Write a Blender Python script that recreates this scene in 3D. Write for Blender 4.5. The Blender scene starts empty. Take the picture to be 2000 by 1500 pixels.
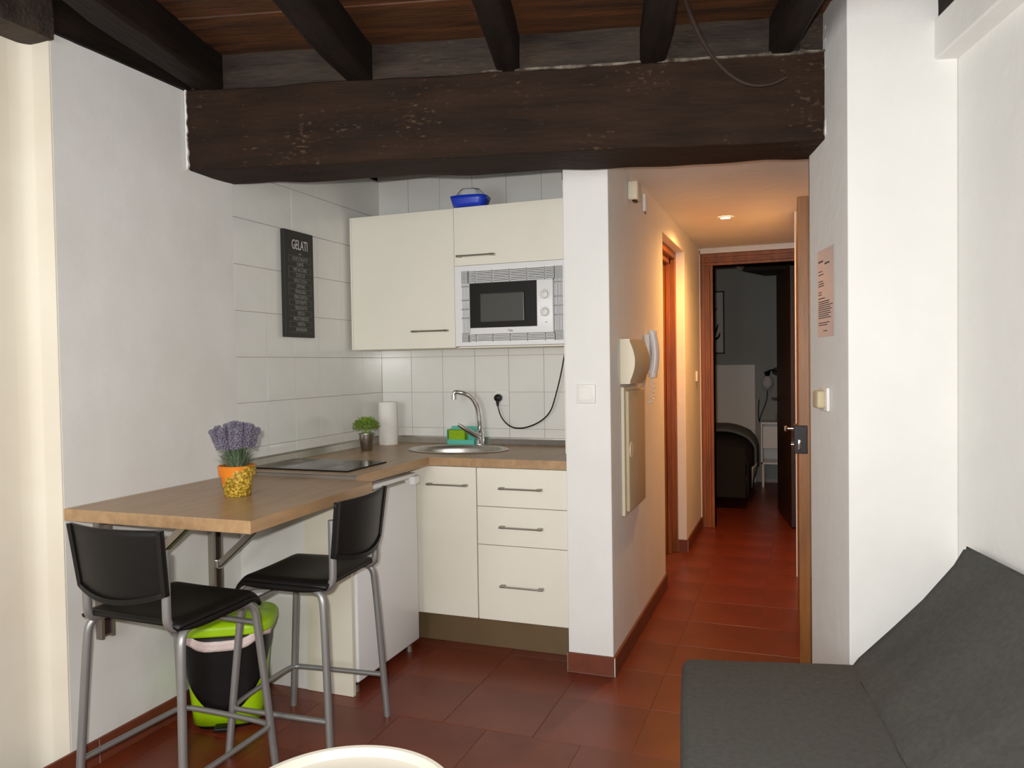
import bpy, bmesh, math, random
from mathutils import Vector, Matrix
random.seed(7)
SC = bpy.context.scene
COL = SC.collection
PI = math.pi
# ------------------------------------------------------------------ camera
F_PX = 1497.467
yaw, pitch, roll = -0.358751, -0.025359, -0.015503
H = 1.36
fwd = Vector((math.sin(yaw)*math.cos(pitch), math.cos(yaw)*math.cos(pitch), math.sin(pitch)))
r0 = Vector((math.cos(yaw), -math.sin(yaw), 0)); u0 = r0.cross(fwd)
rgt = r0*math.cos(roll)+u0*math.sin(roll); upv = -r0*math.sin(roll)+u0*math.cos(roll)
cam = bpy.data.cameras.new('camera'); camo = bpy.data.objects.new('camera', cam); COL.objects.link(camo)
cam.sensor_width = 36; cam.lens = F_PX/2000*36; cam.clip_start = 0.05
M = Matrix((rgt, upv, -fwd)).transposed().to_4x4(); M.translation = Vector((0, 0, H))
camo.matrix_world = M
SC.camera = camo
# ------------------------------------------------------------------ world, lights, exposure
SC.view_settings.view_transform = 'Standard'; SC.view_settings.look = 'None'
SC.view_settings.gamma = 1; SC.view_settings.use_curve_mapping = False
SC.view_settings.exposure = 0.0
W = bpy.data.worlds.new('world'); SC.world = W; W.use_nodes = True
W.node_tree.nodes['Background'].inputs[0].default_value = (0.8, 0.9, 1, 1)
W.node_tree.nodes['Background'].inputs[1].default_value = 0.0
def area(name, loc, look, sx, sy, power, color, spread=180):
    l = bpy.data.lights.new(name, 'AREA'); l.shape = 'RECTANGLE'; l.size = sx; l.size_y = sy
    l.energy = power; l.color = color; l.spread = math.radians(spread)
    o = bpy.data.objects.new(name, l); COL.objects.link(o); o.location = loc
    o.rotation_euler = (Vector(look)-Vector(loc)).to_track_quat('-Z', 'Y').to_euler()
    return o
area('window_light', (-1.35, -1.2, 1.6), (-1.0, 3.0, 1.3), 1.3, 1.5, 54, (0.93, 0.97, 1.0))
area('camera_flash', (-0.05, -0.02, 1.42), (-0.5, 3.2, 1.2), 0.05, 0.03, 54, (1.0, 0.975, 0.94))
area('bedroom_fill_light', (-2.1, 7.6, 1.6), (-0.3, 8.7, 1.2), 0.8, 0.9, 0.02, (0.92, 0.97, 1.0))  # added weak fill inside the bedroom, no window behind it
# ------------------------------------------------------------------ materials
def mat(name, col, rough=0.6, var=0.0, scale=4.0, bump=0.0, bscale=40.0, metal=0.0, col2=None, stretch=(1,1,1), coat=0.0, spec=0.5, detail=4.0, emis=None, estr=0.0, rvar=0.0):
    m = bpy.data.materials.new(name); m.use_nodes = True; nt = m.node_tree; N = nt.nodes; L = nt.links
    b = N['Principled BSDF']
    b.inputs['Base Color'].default_value = (*col, 1); b.inputs['Roughness'].default_value = rough
    b.inputs['Metallic'].default_value = metal; b.inputs['Coat Weight'].default_value = coat
    b.inputs['Specular IOR Level'].default_value = spec
    tc = N.new('ShaderNodeTexCoord'); mp = N.new('ShaderNodeMapping'); mp.inputs['Scale'].default_value = stretch
    L.new(tc.outputs['Object'], mp.inputs['Vector'])
    if var > 0 or col2:
        c2 = col2 or tuple(max(0, c*(1-var)) for c in col)
        n = N.new('ShaderNodeTexNoise'); n.inputs['Scale'].default_value = scale; n.inputs['Detail'].default_value = detail
        n.inputs['Roughness'].default_value = 0.6
        L.new(mp.outputs['Vector'], n.inputs['Vector'])
        r = N.new('ShaderNodeValToRGB'); r.color_ramp.elements[0].position = 0.35; r.color_ramp.elements[1].position = 0.65
        r.color_ramp.elements[0].color = (*c2, 1); r.color_ramp.elements[1].color = (*col, 1)
        L.new(n.outputs['Fac'], r.inputs['Fac']); L.new(r.outputs['Color'], b.inputs['Base Color'])
        if rvar:
            mr = N.new('ShaderNodeMapRange'); mr.inputs['To Min'].default_value = rough+rvar; mr.inputs['To Max'].default_value = max(.03, rough-rvar)
            L.new(n.outputs['Fac'], mr.inputs['Value']); L.new(mr.outputs['Result'], b.inputs['Roughness'])
    if bump > 0:
        n2 = N.new('ShaderNodeTexNoise'); n2.inputs['Scale'].default_value = bscale; n2.inputs['Detail'].default_value = 5
        L.new(mp.outputs['Vector'], n2.inputs['Vector'])
        bp = N.new('ShaderNodeBump'); bp.inputs['Strength'].default_value = bump; bp.inputs['Distance'].default_value = 0.01
        L.new(n2.outputs['Fac'], bp.inputs['Height']); L.new(bp.outputs['Normal'], b.inputs['Normal'])
    if emis:
        b.inputs['Emission Color'].default_value = (*emis, 1); b.inputs['Emission Strength'].default_value = estr
    return m
def srgb(r, g, b):
    return tuple(((c/255)/12.92 if c/255 <= 0.04045 else (((c/255)+0.055)/1.055)**2.4) for c in (r, g, b))
MT = dict(
 plaster = mat('white_plaster', srgb(232,231,227), 0.75, 0.05, 2.5, 0.25, 14),
 plaster_old = mat('old_plaster', srgb(228,227,224), 0.8, 0, 2.0, 0.3, 8, col2=srgb(219,217,212)),
 plaster_cream = mat('cream_plaster', srgb(236,230,214), 0.8, 0, 1.4, 0.2, 6, col2=srgb(227,218,200)),
 chalk = mat('chalky_plaster', srgb(140,130,116), 0.9, 0, 16, 0.5, 60, col2=srgb(52,40,32)),
 tile = mat('glazed_white_tile', srgb(226,225,219), 0.16, 0.03, 6, 0.04, 10, coat=0.3),
 grout = mat('tile_grout', srgb(186,179,166), 0.9, 0.1, 30),
 base = mat('terracotta_base', srgb(116,56,32), 0.6, 0.2, 14, 0.1, 60),
 fgrout = mat('floor_grout', srgb(116,56,36), 0.6, 0, 3, col2=srgb(92,40,24)),
 cab = mat('cream_laminate', srgb(236,231,216), 0.42, 0.02, 5),
 cabside = mat('cream_laminate_carcass', srgb(230,224,206), 0.5),
 oak = mat('oak_laminate', srgb(182,148,110), 0.34, 0, 3.2, 0.03, 30, col2=srgb(162,129,93), stretch=(9,1.0,9), detail=6),
 oakx = mat('oak_laminate_cross', srgb(172,132,96), 0.34, 0, 3.2, 0.05, 30, col2=srgb(150,112,80), stretch=(1.0,9,9), detail=6),
 beam = mat('dark_stained_timber', srgb(50,34,23), 0.75, 0, 2.0, 0.35, 9, col2=srgb(33,22,15), stretch=(1,6,6), detail=8, spec=.18),
 rafter = mat('dark_rafter_timber', srgb(36,27,21), 0.7, 0, 3, 0.4, 10, col2=srgb(20,15,11), stretch=(6,1,6), detail=8, spec=.2),
 trimmer = mat('aged_grey_timber', srgb(64,51,40), 0.8, 0, 3, 0.5, 16, col2=srgb(34,25,19), stretch=(1,5,5), detail=8),
 plank = mat('brown_ceiling_board', srgb(98,58,28), 0.6, 0, 2, 0.4, 12, col2=srgb(48,30,17), stretch=(1,7,5), detail=8),
 pine = mat('varnished_pine', srgb(146,82,20), 0.4, 0, 2.5, 0.1, 20, col2=srgb(112,58,12), stretch=(12,12,1), detail=6),
 doorw = mat('honey_door_timber', srgb(158,100,38), 0.45, 0, 2.5, 0.1, 20, col2=srgb(126,76,28), stretch=(10,10,1), detail=6),
 dkdoor = mat('dark_door_timber', srgb(58,34,22), 0.45, 0, 3, 0.1, 20, col2=srgb(40,22,14), stretch=(10,10,1)),
 steel = mat('brushed_steel', srgb(205,200,192), 0.34, 0.1, 30, 0.03, 60, metal=1.0),
 alu = mat('satin_aluminium', srgb(168,160,150), 0.4, 0.05, 20, metal=0.9),
 chrome = mat('chrome', (0.85,0.85,0.86), 0.06, metal=1.0),
 zinc = mat('galvanised_zinc', srgb(170,166,158), 0.3, 0.15, 30, metal=1.0),
 tube = mat('silver_grey_paint', srgb(150,149,147), 0.38, 0.04, 20, metal=0.55),
 blackp = mat('black_plastic', (0.009,0.008,0.0075), 0.42, 0.1, 30, 0.03, 120, spec=0.25),
 blackg = mat('black_glass', (0.008,0.008,0.009), 0.06, spec=0.3),
 greyg = mat('grey_mesh_glass', srgb(70,70,67), 0.25, 0.1, 200),
 white = mat('white_enamel', srgb(232,232,232), 0.3, 0.01, 5),
 whitep = mat('white_plastic', srgb(228,226,220), 0.4),
 ivory = mat('ivory_plastic', srgb(222,212,188), 0.5, 0.03, 12),
 beige = mat('beige_cover', srgb(196,180,148), 0.55, 0.06, 12),
 dark = mat('dark_gap', (0.006,0.005,0.005), 0.9),
 plinth = mat('brown_plinth', srgb(118,98,70), 0.35, 0.12, 5, metal=0.2),
 sofa = mat('charcoal_fabric', srgb(84,83,79), 0.95, 0, 60, 0.3, 420, col2=srgb(76,75,72), spec=0.15),
 lime = mat('lime_plastic', srgb(164,208,10), 0.35, 0.04, 8),
 bag = mat('pink_white_bin_bag', srgb(226,206,200), 0.45, 0.1, 20, 0.5, 40),
 paper = mat('white_paper', srgb(238,236,230), 0.85, 0.03, 20, 0.2, 80),
 notice = mat('notice_paper', srgb(176,180,190), 0.3, 0.03, 10, coat=0.5),
 ink = mat('grey_ink', srgb(70,66,70), 0.7),
 chalkw = mat('chalk_white_print', srgb(214,210,200), 0.7, 0.2, 60),
 chalkg = mat('chalk_grey_print', srgb(150,146,136), 0.7, 0.3, 60),
 board = mat('blackboard', srgb(34,32,28), 0.55, 0.15, 12),
 bedwall = mat('dimmed_bedroom_wall', srgb(168,171,167), 0.8, 0.04, 3, 0.2, 14),  # wall and ceiling colour darkened to stand in for the room's low light
 leaf = mat('fresh_green_leaf', srgb(140,172,62), 0.5, 0.4, 30),
 lavleaf = mat('sage_green_leaf', srgb(104,122,92), 0.6, 0.35, 30),
 lavender = mat('lavender_flower', srgb(124,118,136), 0.8, 0.35, 60),
 soil = mat('dark_soil', srgb(48,38,28), 0.95, 0.3, 60),
 blue = mat('blue_plastic', srgb(28,62,196), 0.3),
 clearp = mat('milky_plastic', srgb(208,212,214), 0.25),
 teal = mat('teal_plastic', srgb(96,190,170), 0.35),
 sponge = mat('green_sponge', srgb(150,190,20), 0.9, 0.2, 80, 0.3, 200),
 wire = mat('brown_cable_sheath', srgb(52,33,24), 0.7, 0.3, 30),
 brownslot = mat('dark_brown_paint', srgb(52,24,20), 0.6),
 blanket = mat('grey_bed_blanket', srgb(120,124,124), 0.95, 0.1, 20, 0.4, 60),
 blackcloth = mat('black_bed_throw', srgb(22,22,22), 0.95),
 sheet = mat('white_sheet', srgb(210,210,206), 0.9),
 glow = mat('lit_lamp_lens', (1,.9,.7), 0.4, emis=(1.0,0.72,0.38), estr=60),
 glass = mat('clear_glass', (0.9,0.92,0.9), 0.05),
)
MT['glass'].node_tree.nodes['Principled BSDF'].inputs['Transmission Weight'].default_value = 0.9
def worn(m):      # pale scuffs and chipped specks in the old beam
    nt = m.node_tree; N = nt.nodes; L = nt.links; b = N['Principled BSDF']; src = b.inputs['Base Color'].links[0].from_socket
    tc = N.new('ShaderNodeTexCoord'); mp = N.new('ShaderNodeMapping'); mp.inputs['Scale'].default_value = (1, 2.2, 2.2); L.new(tc.outputs['Object'], mp.inputs['Vector'])
    a = N.new('ShaderNodeTexNoise'); a.inputs['Scale'].default_value = 34; a.inputs['Detail'].default_value = 9; L.new(mp.outputs['Vector'], a.inputs['Vector'])
    c = N.new('ShaderNodeTexNoise'); c.inputs['Scale'].default_value = 3.5; c.inputs['Detail'].default_value = 3; L.new(tc.outputs['Object'], c.inputs['Vector'])
    k = N.new('ShaderNodeMath'); k.operation = 'MULTIPLY_ADD'; k.inputs[1].default_value = .45; L.new(c.outputs['Fac'], k.inputs[0]); L.new(a.outputs['Fac'], k.inputs[2])
    r = N.new('ShaderNodeValToRGB'); r.color_ramp.elements[0].position = .86; r.color_ramp.elements[1].position = 1.0; L.new(k.outputs[0], r.inputs['Fac'])
    mx = N.new('ShaderNodeMix'); mx.data_type = 'RGBA'; L.new(r.outputs['Color'], mx.inputs['Factor']); L.new(src, mx.inputs['A']); mx.inputs['B'].default_value = (*srgb(84,64,48), 1)
    L.new(mx.outputs['Result'], b.inputs['Base Color'])
worn(MT['beam']); worn(MT['trimmer'])
# floor tile: per-object colour variation
def floor_mat():
    m = mat('waxed_terracotta_tile', srgb(118,49,25), 0.36, 0, 2.2, 0.10, 5, col2=srgb(98,38,19), detail=7, rvar=0.08)
    nt = m.node_tree; N = nt.nodes; L = nt.links; b = N['Principled BSDF']
    src = b.inputs['Base Color'].links[0].from_socket
    oi = N.new('ShaderNodeObjectInfo'); hs = N.new('ShaderNodeHueSaturation')
    mr = N.new('ShaderNodeMapRange'); mr.inputs['To Min'].default_value = 0.97; mr.inputs['To Max'].default_value = 1.03
    L.new(oi.outputs['Random'], mr.inputs['Value']); L.new(mr.outputs['Result'], hs.inputs['Value'])
    L.new(src, hs.inputs['Color']); L.new(hs.outputs['Color'], b.inputs['Base Color'])
    return m
MT['ftile'] = floor_mat()
def pot_mat():      # orange glaze with crusted gold flakes on its right and lower side
    m = mat('orange_glazed_pot', srgb(226,128,30), 0.35, 0.1, 14)
    nt = m.node_tree; N = nt.nodes; L = nt.links; b = N['Principled BSDF']
    src = b.inputs['Base Color'].links[0].from_socket
    tc = N.new('ShaderNodeTexCoord'); sp = N.new('ShaderNodeSeparateXYZ'); L.new(tc.outputs['Object'], sp.inputs[0])
    n = N.new('ShaderNodeTexNoise'); n.inputs['Scale'].default_value = 28; n.inputs['Detail'].default_value = 6; L.new(tc.outputs['Object'], n.inputs['Vector'])
    a = N.new('ShaderNodeMath'); a.operation = 'MULTIPLY_ADD'; a.inputs[1].default_value = 7.0; a.inputs[2].default_value = 0.42; L.new(sp.outputs['X'], a.inputs[0])
    c = N.new('ShaderNodeMath'); c.operation = 'MULTIPLY_ADD'; c.inputs[1].default_value = -7.5; L.new(sp.outputs['Z'], c.inputs[0]); L.new(a.outputs[0], c.inputs[2])
    d = N.new('ShaderNodeMath'); d.operation = 'ADD'; L.new(c.outputs[0], d.inputs[0]); L.new(n.outputs['Fac'], d.inputs[1])
    r = N.new('ShaderNodeValToRGB'); r.color_ramp.elements[0].position = 0.42; r.color_ramp.elements[1].position = 0.5
    L.new(d.outputs[0], r.inputs['Fac'])
    g = N.new('ShaderNodeValToRGB'); g.color_ramp.elements[0].color = (*srgb(128,98,20), 1); g.color_ramp.elements[1].color = (*srgb(232,196,84), 1)
    g.color_ramp.elements[0].position = .4; g.color_ramp.elements[1].position = .7
    n3 = N.new('ShaderNodeTexNoise'); n3.inputs['Scale'].default_value = 110; L.new(tc.outputs['Object'], n3.inputs['Vector']); L.new(n3.outputs['Fac'], g.inputs['Fac'])
    mx = N.new('ShaderNodeMix'); mx.data_type = 'RGBA'; L.new(r.outputs['Color'], mx.inputs['Factor'])
    L.new(src, mx.inputs['A']); L.new(g.outputs['Color'], mx.inputs['B']); L.new(mx.outputs['Result'], b.inputs['Base Color'])
    return m
MT['pot'] = pot_mat()
# ------------------------------------------------------------------ mesh helpers
class MB:
    def __init__(s): s.bm = bmesh.new()
    def box(s, x0, x1, y0, y1, z0, z1, Mx=None):
        vs = [s.bm.verts.new(Vector(p)) for p in ((x0,y0,z0),(x1,y0,z0),(x1,y1,z0),(x0,y1,z0),(x0,y0,z1),(x1,y0,z1),(x1,y1,z1),(x0,y1,z1))]
        if Mx:
            for v in vs: v.co = Mx @ v.co
        for f in ((0,3,2,1),(4,5,6,7),(0,1,5,4),(1,2,6,5),(2,3,7,6),(3,0,4,7)): s.bm.faces.new([vs[i] for i in f])
        return s
    def prism(s, poly, z0, z1):
        b = [s.bm.verts.new((p[0],p[1],z0)) for p in poly]; t = [s.bm.verts.new((p[0],p[1],z1)) for p in poly]
        n = len(poly); s.bm.faces.new(b[::-1]); s.bm.faces.new(t)
        for i in range(n): s.bm.faces.new((b[i], b[(i+1)%n], t[(i+1)%n], t[i]))
        bmesh.ops.recalc_face_normals(s.bm, faces=s.bm.faces[:]); return s
    def tube(s, pts, r, seg=10, smooth=0, caps=True):
        pts = [Vector(p) for p in pts]
        for _ in range(smooth):
            q = [pts[0]]
            for a, b in zip(pts, pts[1:]): q += [a*.75+b*.25, a*.25+b*.75]
            pts = q+[pts[-1]]
        rs = r if isinstance(r, (list, tuple)) else [r]*len(pts)
        if len(rs) != len(pts): rs = [rs[0]+(rs[-1]-rs[0])*i/(len(pts)-1) for i in range(len(pts))]
        rings = []; prev = None
        for i, p in enumerate(pts):
            d = (pts[min(i+1,len(pts)-1)]-pts[max(i-1,0)]).normalized()
            if prev is None:
                a = Vector((0,0,1)) if abs(d.z) < .9 else Vector((1,0,0)); u = d.cross(a).normalized()
            else: u = (prev-d*prev.dot(d)).normalized()
            prev = u; w = d.cross(u)
            rings.append([s.bm.verts.new(p+(u*math.cos(2*PI*k/seg)+w*math.sin(2*PI*k/seg))*rs[i]) for k in range(seg)])
        for a, b in zip(rings, rings[1:]):
            for k in range(seg): s.bm.faces.new((a[k], a[(k+1)%seg], b[(k+1)%seg], b[k]))
        if caps: s.bm.faces.new(rings[0][::-1]); s.bm.faces.new(rings[-1])
        return s
    def lathe(s, prof, c=(0,0,0), seg=32, sx=1, sy=1, axis='z', caps=True):
        rings = []
        for r, z in prof:
            ring = []
            for k in range(seg):
                a = 2*PI*k/seg; p = (r*math.cos(a)*sx, r*math.sin(a)*sy, z)
                if axis == 'x': p = (p[2], p[0], p[1])
                if axis == 'y': p = (p[0], p[2], p[1])
                ring.append(s.bm.verts.new(Vector(c)+Vector(p)))
            rings.append(ring)
        for a, b in zip(rings, rings[1:]):
            for k in range(seg): s.bm.faces.new((a[k], a[(k+1)%seg], b[(k+1)%seg], b[k]))
        if caps: s.bm.faces.new(rings[0][::-1]); s.bm.faces.new(rings[-1])
        bmesh.ops.recalc_face_normals(s.bm, faces=s.bm.faces[:]); return s
    def grid(s, fn, nu, nv, closed=False):
        V = [[s.bm.verts.new(fn(i/(nu-1) if not closed else i/nu, j/(nv-1))) for j in range(nv)] for i in range(nu)]
        for i in range(nu if closed else nu-1):
            for j in range(nv-1): s.bm.faces.new((V[i][j], V[(i+1)%nu][j], V[(i+1)%nu][j+1], V[i][j+1]))
        return s
    def rbox(s, x0, x1, y0, y1, z0, z1, r=0.01, seg=3, Mx=None):
        b2 = bmesh.new(); t = MB.__new__(MB); t.bm = b2; t.box(x0,x1,y0,y1,z0,z1)
        bmesh.ops.bevel(b2, geom=b2.edges[:], offset=r, segments=seg, profile=0.5, affect='EDGES')
        if Mx: bmesh.ops.transform(b2, matrix=Mx, verts=b2.verts[:])
        me = bpy.data.meshes.new('t'); b2.to_mesh(me); s.bm.from_mesh(me); bpy.data.meshes.remove(me); b2.free(); return s
    def build(s, name, m, parent=None, smooth=False, bevel=0, solid=0, loc=None, angle=40):
        me = bpy.data.meshes.new(name); s.bm.to_mesh(me); s.bm.free(); me.materials.append(MT[m] if isinstance(m, str) else m)
        o = bpy.data.objects.new(name, me); COL.objects.link(o)
        if parent: o.parent = parent
        if loc: o.location = loc
        if smooth:
            for p in me.polygons: p.use_smooth = True
            if angle < 180:
                try: me.set_sharp_from_angle(angle=math.radians(angle))
                except Exception: pass
        if solid:
            q = o.modifiers.new('s', 'SOLIDIFY'); q.thickness = solid; q.offset = 0
        if bevel:
            q = o.modifiers.new('b', 'BEVEL'); q.width = bevel; q.segments = 2; q.limit_method = 'ANGLE'
        return o
def empty(name, loc=(0,0,0), rz=0):
    o = bpy.data.objects.new(name, None); COL.objects.link(o); o.location = loc; o.rotation_euler = (0,0,rz); o.empty_display_size = .1; return o
def tag(o, label=None, cat=None, group=None, kind=None):
    if label: o['label'] = label
    if cat: o['category'] = cat
    if group: o['group'] = group
    if kind: o['kind'] = kind
    return o
def struct(o): o['kind'] = 'structure'; return o
def rough(o, amp, sc, seed=0, cuts=0):      # uneven hand-hewn faces: vertices pushed by smooth noise
    from mathutils import noise
    bm = bmesh.new(); bm.from_mesh(o.data)
    if cuts: bmesh.ops.subdivide_edges(bm, edges=bm.edges[:], cuts=cuts, use_grid_fill=True)
    for v in bm.verts:
        p = v.co*sc+Vector((seed, seed*.7, seed*.3))
        v.co += Vector((noise.noise(p), noise.noise(p+Vector((9,3,1))), noise.noise(p+Vector((4,8,2)))))*amp
    bm.to_mesh(o.data); bm.free(); return o
ub = Vector((0.9720, 0.2351, 0)); uc = Vector((-0.2400, 0.9708, 0))   # the beam's direction and the rafters' direction
XW, YB = -2.29, 3.94        # left wall face, kitchen back wall face
# ------------------------------------------------------------------ FLOOR
fl = struct(MB().box(-3.6, 2.0, -1.4, 6.5, -0.1, -0.0018).build('floor', 'fgrout'))
def clip_box(x0, x1, y0, y1):
    return x0 < x1-0.02 and y0 < y1-0.02
T = 0.3635
cache = {}
def floor_tile(x0, x1, y0, y1):
    w, d = round(x1-x0-.0018, 4), round(y1-y0-.0018, 4)
    if (w, d) not in cache:
        b = MB().box(-w/2, w/2, -d/2, d/2, -0.012, 0)
        o = b.build('tile', 'ftile', fl, bevel=0.0006); cache[(w, d)] = o
    else:
        o = cache[(w, d)].copy(); COL.objects.link(o)
    o.parent = fl; o.location = ((x0+x1)/2, (y0+y1)/2, random.uniform(-.0006, .0004))
y = 2.605-4*T
r = 0
while y < 6.4:
    off = T/2 if y < 2.55 else 0
    x = -0.555-T*5-off
    lim0 = XW if y < 3.2 else -0.76
    lim1 = 0.9 if y < 2.5 else 0.45
    while x < lim1:
        a, b = max(x, lim0), x+T
        if y > 2.9 and y < 3.2: pass
        if b-a > 0.03: floor_tile(a, b, y, min(y+T, 6.43))
        x += T
    if 3.2 < y < 3.4:       # the row that still shows in front of the plinth
        for k in range(4):
            a = -0.555-T*5+k*T
            floor_tile(max(a, XW), a+T, y, 3.45)
    y += T
struct(MB().box(-3.6, 2.0, 6.43, 10.4, -0.1, 0).build('floor_bedroom', 'ftile'))
# ------------------------------------------------------------------ WALLS
wl = struct(MB().box(-2.5, XW, 1.852, 2.70, 0, 2.47).build('wall_left', 'plaster_old'))
struct(MB().box(-3.0, XW-0.105, -1.4, 1.852, 0, 2.44).build('wall_left_recess', 'plaster_cream'))
# rounded inner corner of the recess
q = MB()
q.prism([(XW-0.105,1.852),(XW-0.105,1.78)]+[(XW-0.105+0.05*(1-math.cos(a)), 1.80+0.052*math.sin(a)) for a in [k*PI/12 for k in range(1,7)]], 0, 2.44)
struct(q.build('wall_left_corner', 'plaster_cream', smooth=True))
struct(MB().box(-2.5, XW-0.001, 1.846, 1.852, 0, 2.45).build('wall_left_return', 'plaster_cream'))
wt = struct(MB().box(-2.5, XW-0.008, 2.70, YB+.1, 0, 2.44).build('wall_kitchen_left', 'grout'))
wb = struct(MB().box(-2.3, -0.9, YB+0.008, YB+.2, 0, 2.62).build('wall_kitchen_back', 'grout'))
def wall_tile(parent, axis, a0, a1, z0, z1):
    key = (axis, round(a1-a0,3), round(z1-z0,3))
    w, h = (a1-a0)-0.0022, (z1-z0)-0.0022
    if key not in cache:
        b = MB()
        if axis == 'y': b.box(-0.009, 0, -w/2, w/2, -h/2, h/2)
        else: b.box(-w/2, w/2, 0, 0.009, -h/2, h/2)
        cache[key] = b.build('tile', 'tile', parent)
        o = cache[key]
    else:
        o = cache[key].copy(); COL.objects.link(o); o.parent = parent
    e = random.uniform(-.0006, .0006)
    o.location = (XW+e, (a0+a1)/2, (z0+z1)/2) if axis == 'y' else ((a0+a1)/2, YB+e, (z0+z1)/2)
    o.rotation_euler = (random.uniform(-.002,.002), random.uniform(-.003,.003), random.uniform(-.003,.003))
zs = [0.92, 1.007, 1.209, 1.411, 1.614, 1.817, 2.020, 2.222, 2.43]
ys = [2.70, 2.905, 3.112, 3.318, 3.525, 3.732, 3.94]
xs = [-2.29, -2.096, -1.897, -1.697, -1.495, -1.292, -1.09, -0.966]
for z0, z1 in zip(zs, zs[1:]):
    for a, b in zip(ys, ys[1:]): wall_tile(wt, 'y', a, b, z0, z1)
    for a, b in zip(xs, xs[1:]): wall_tile(wb, 'x', a, b, z0, z1)
# corridor left wall = end pillar + two stretches and a lintel over the side door
q = MB().box(-0.964, -0.762, 3.235, 4.63, 0, 2.5).box(-0.964, -0.762, 5.55, 6.43, 0, 2.5).box(-0.964, -0.762, 4.63, 5.55, 2.14, 2.5)
struct(q.build('wall_corridor_left', 'plaster', bevel=0.004))
struct(MB().box(-0.974, -0.9645, 3.262, 3.30, 0.96, 1.44).build('trim_1', 'cabside'))
struct(MB().box(-0.974, -0.9645, 3.262, 3.30, 2.17, 2.42).build('trim_3', 'dkdoor'))
# bedroom wall with its door opening
q = MB().box(-3.2, -0.75, 6.43, 6.55, 0, 2.6).box(-0.02, 1.2, 6.43, 6.55, 0, 2.6).box(-0.75, -0.02, 6.43, 6.55, 2.235, 2.6)
struct(q.build('wall_corridor_end', 'plaster'))
struct(MB().prism([(-0.024,5.10),(0.3,5.10),(0.3,6.43),(-0.012,6.43)], 0, 2.5).box(0.11, 0.3, 3.30, 5.10, 0, 2.5).build('wall_corridor_right', 'plaster'))
K = Vector((0.153, 2.779, 0)); K2 = Vector((0.487, 2.860, 0)); J = K+uc*0.47
q = MB().prism([K[:2], K2[:2], (K2+uc*0.5)[:2], J[:2]], 0, 2.75)
struct(q.build('wall_right_pier', 'plaster', bevel=0.004))
A0 = K2+uc*0.02; A1 = K2-uc*4.2
q = MB().prism([A0[:2], A1[:2], (A1+ub*.3)[:2], (A0+ub*.3)[:2]], 0, 2.75)
struct(q.build('wall_right', 'plaster'))
q = MB().prism([(A0-ub*.072)[:2], (A1-ub*.072)[:2], (A1+ub*.01)[:2], (A0+ub*.01)[:2]], 2.328, 2.458)
struct(q.build('trim_2', 'plaster', bevel=0.006))
wp = MB().prism([(A0-ub*.068)[:2], (A1-ub*.068)[:2], (A1+ub*.01)[:2], (A0+ub*.01)[:2]], 2.46, 2.60).build('wall_plate', 'rafter')
tag(rough(wp, .012, 5, 3, 6), 'dark timber wall plate on the white ledge in the upper right corner', 'beam')
struct(MB().box(-3.0, 2.0, -1.4, -1.3, 0, 2.75).build('wall_behind', 'plaster'))
# bedroom shell
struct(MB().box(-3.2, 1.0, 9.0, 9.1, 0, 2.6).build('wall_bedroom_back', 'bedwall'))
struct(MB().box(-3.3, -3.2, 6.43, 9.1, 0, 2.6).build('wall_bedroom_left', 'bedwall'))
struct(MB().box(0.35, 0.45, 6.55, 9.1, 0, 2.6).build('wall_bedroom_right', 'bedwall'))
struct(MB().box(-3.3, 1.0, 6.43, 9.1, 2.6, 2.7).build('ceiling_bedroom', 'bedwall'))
# ------------------------------------------------------------------ CEILINGS
ce = struct(MB().box(-3.2, 2.2, -1.4, 4.2, 2.66, 2.75).build('ceiling', 'plank'))
O = Vector((-2.292, 2.442, 0))                       # beam front line starts here
Rb = Matrix(((ub.x, uc.x, 0, 0), (ub.y, uc.y, 0, 0), (0, 0, 1, 0), (0, 0, 0, 1)))   # local x along beam, y along rafters
for k in range(19):
    w = 0.205
    o = MB().box(-0.9, 3.6, -w+.001, 0, 0, 0.05).build('plank', 'plank', ce, bevel=0.004)
    rough(o, .006, 3, k, 2)
    o.matrix_local = Matrix.Translation(O+uc*(0.52-w*k)+Vector((0,0,2.612+random.uniform(-.004,.004)))) @ Rb
struct(MB().prism([(O+uc*.26)[:2], (-2.29,3.94), (-0.9,3.94), (O+uc*.26+ub*1.45)[:2]], 2.50, 2.56).build('ceiling_kitchen', 'trimmer'))
p0 = O+uc*.24
def onb(x): return (x, p0.y+(x-p0.x)*ub.y/ub.x)
struct(MB().prism([onb(-0.962), (-0.962,6.43), (0.10,6.43), onb(0.06)], 2.28, 2.36).build('ceiling_corridor', 'plaster'))
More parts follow.
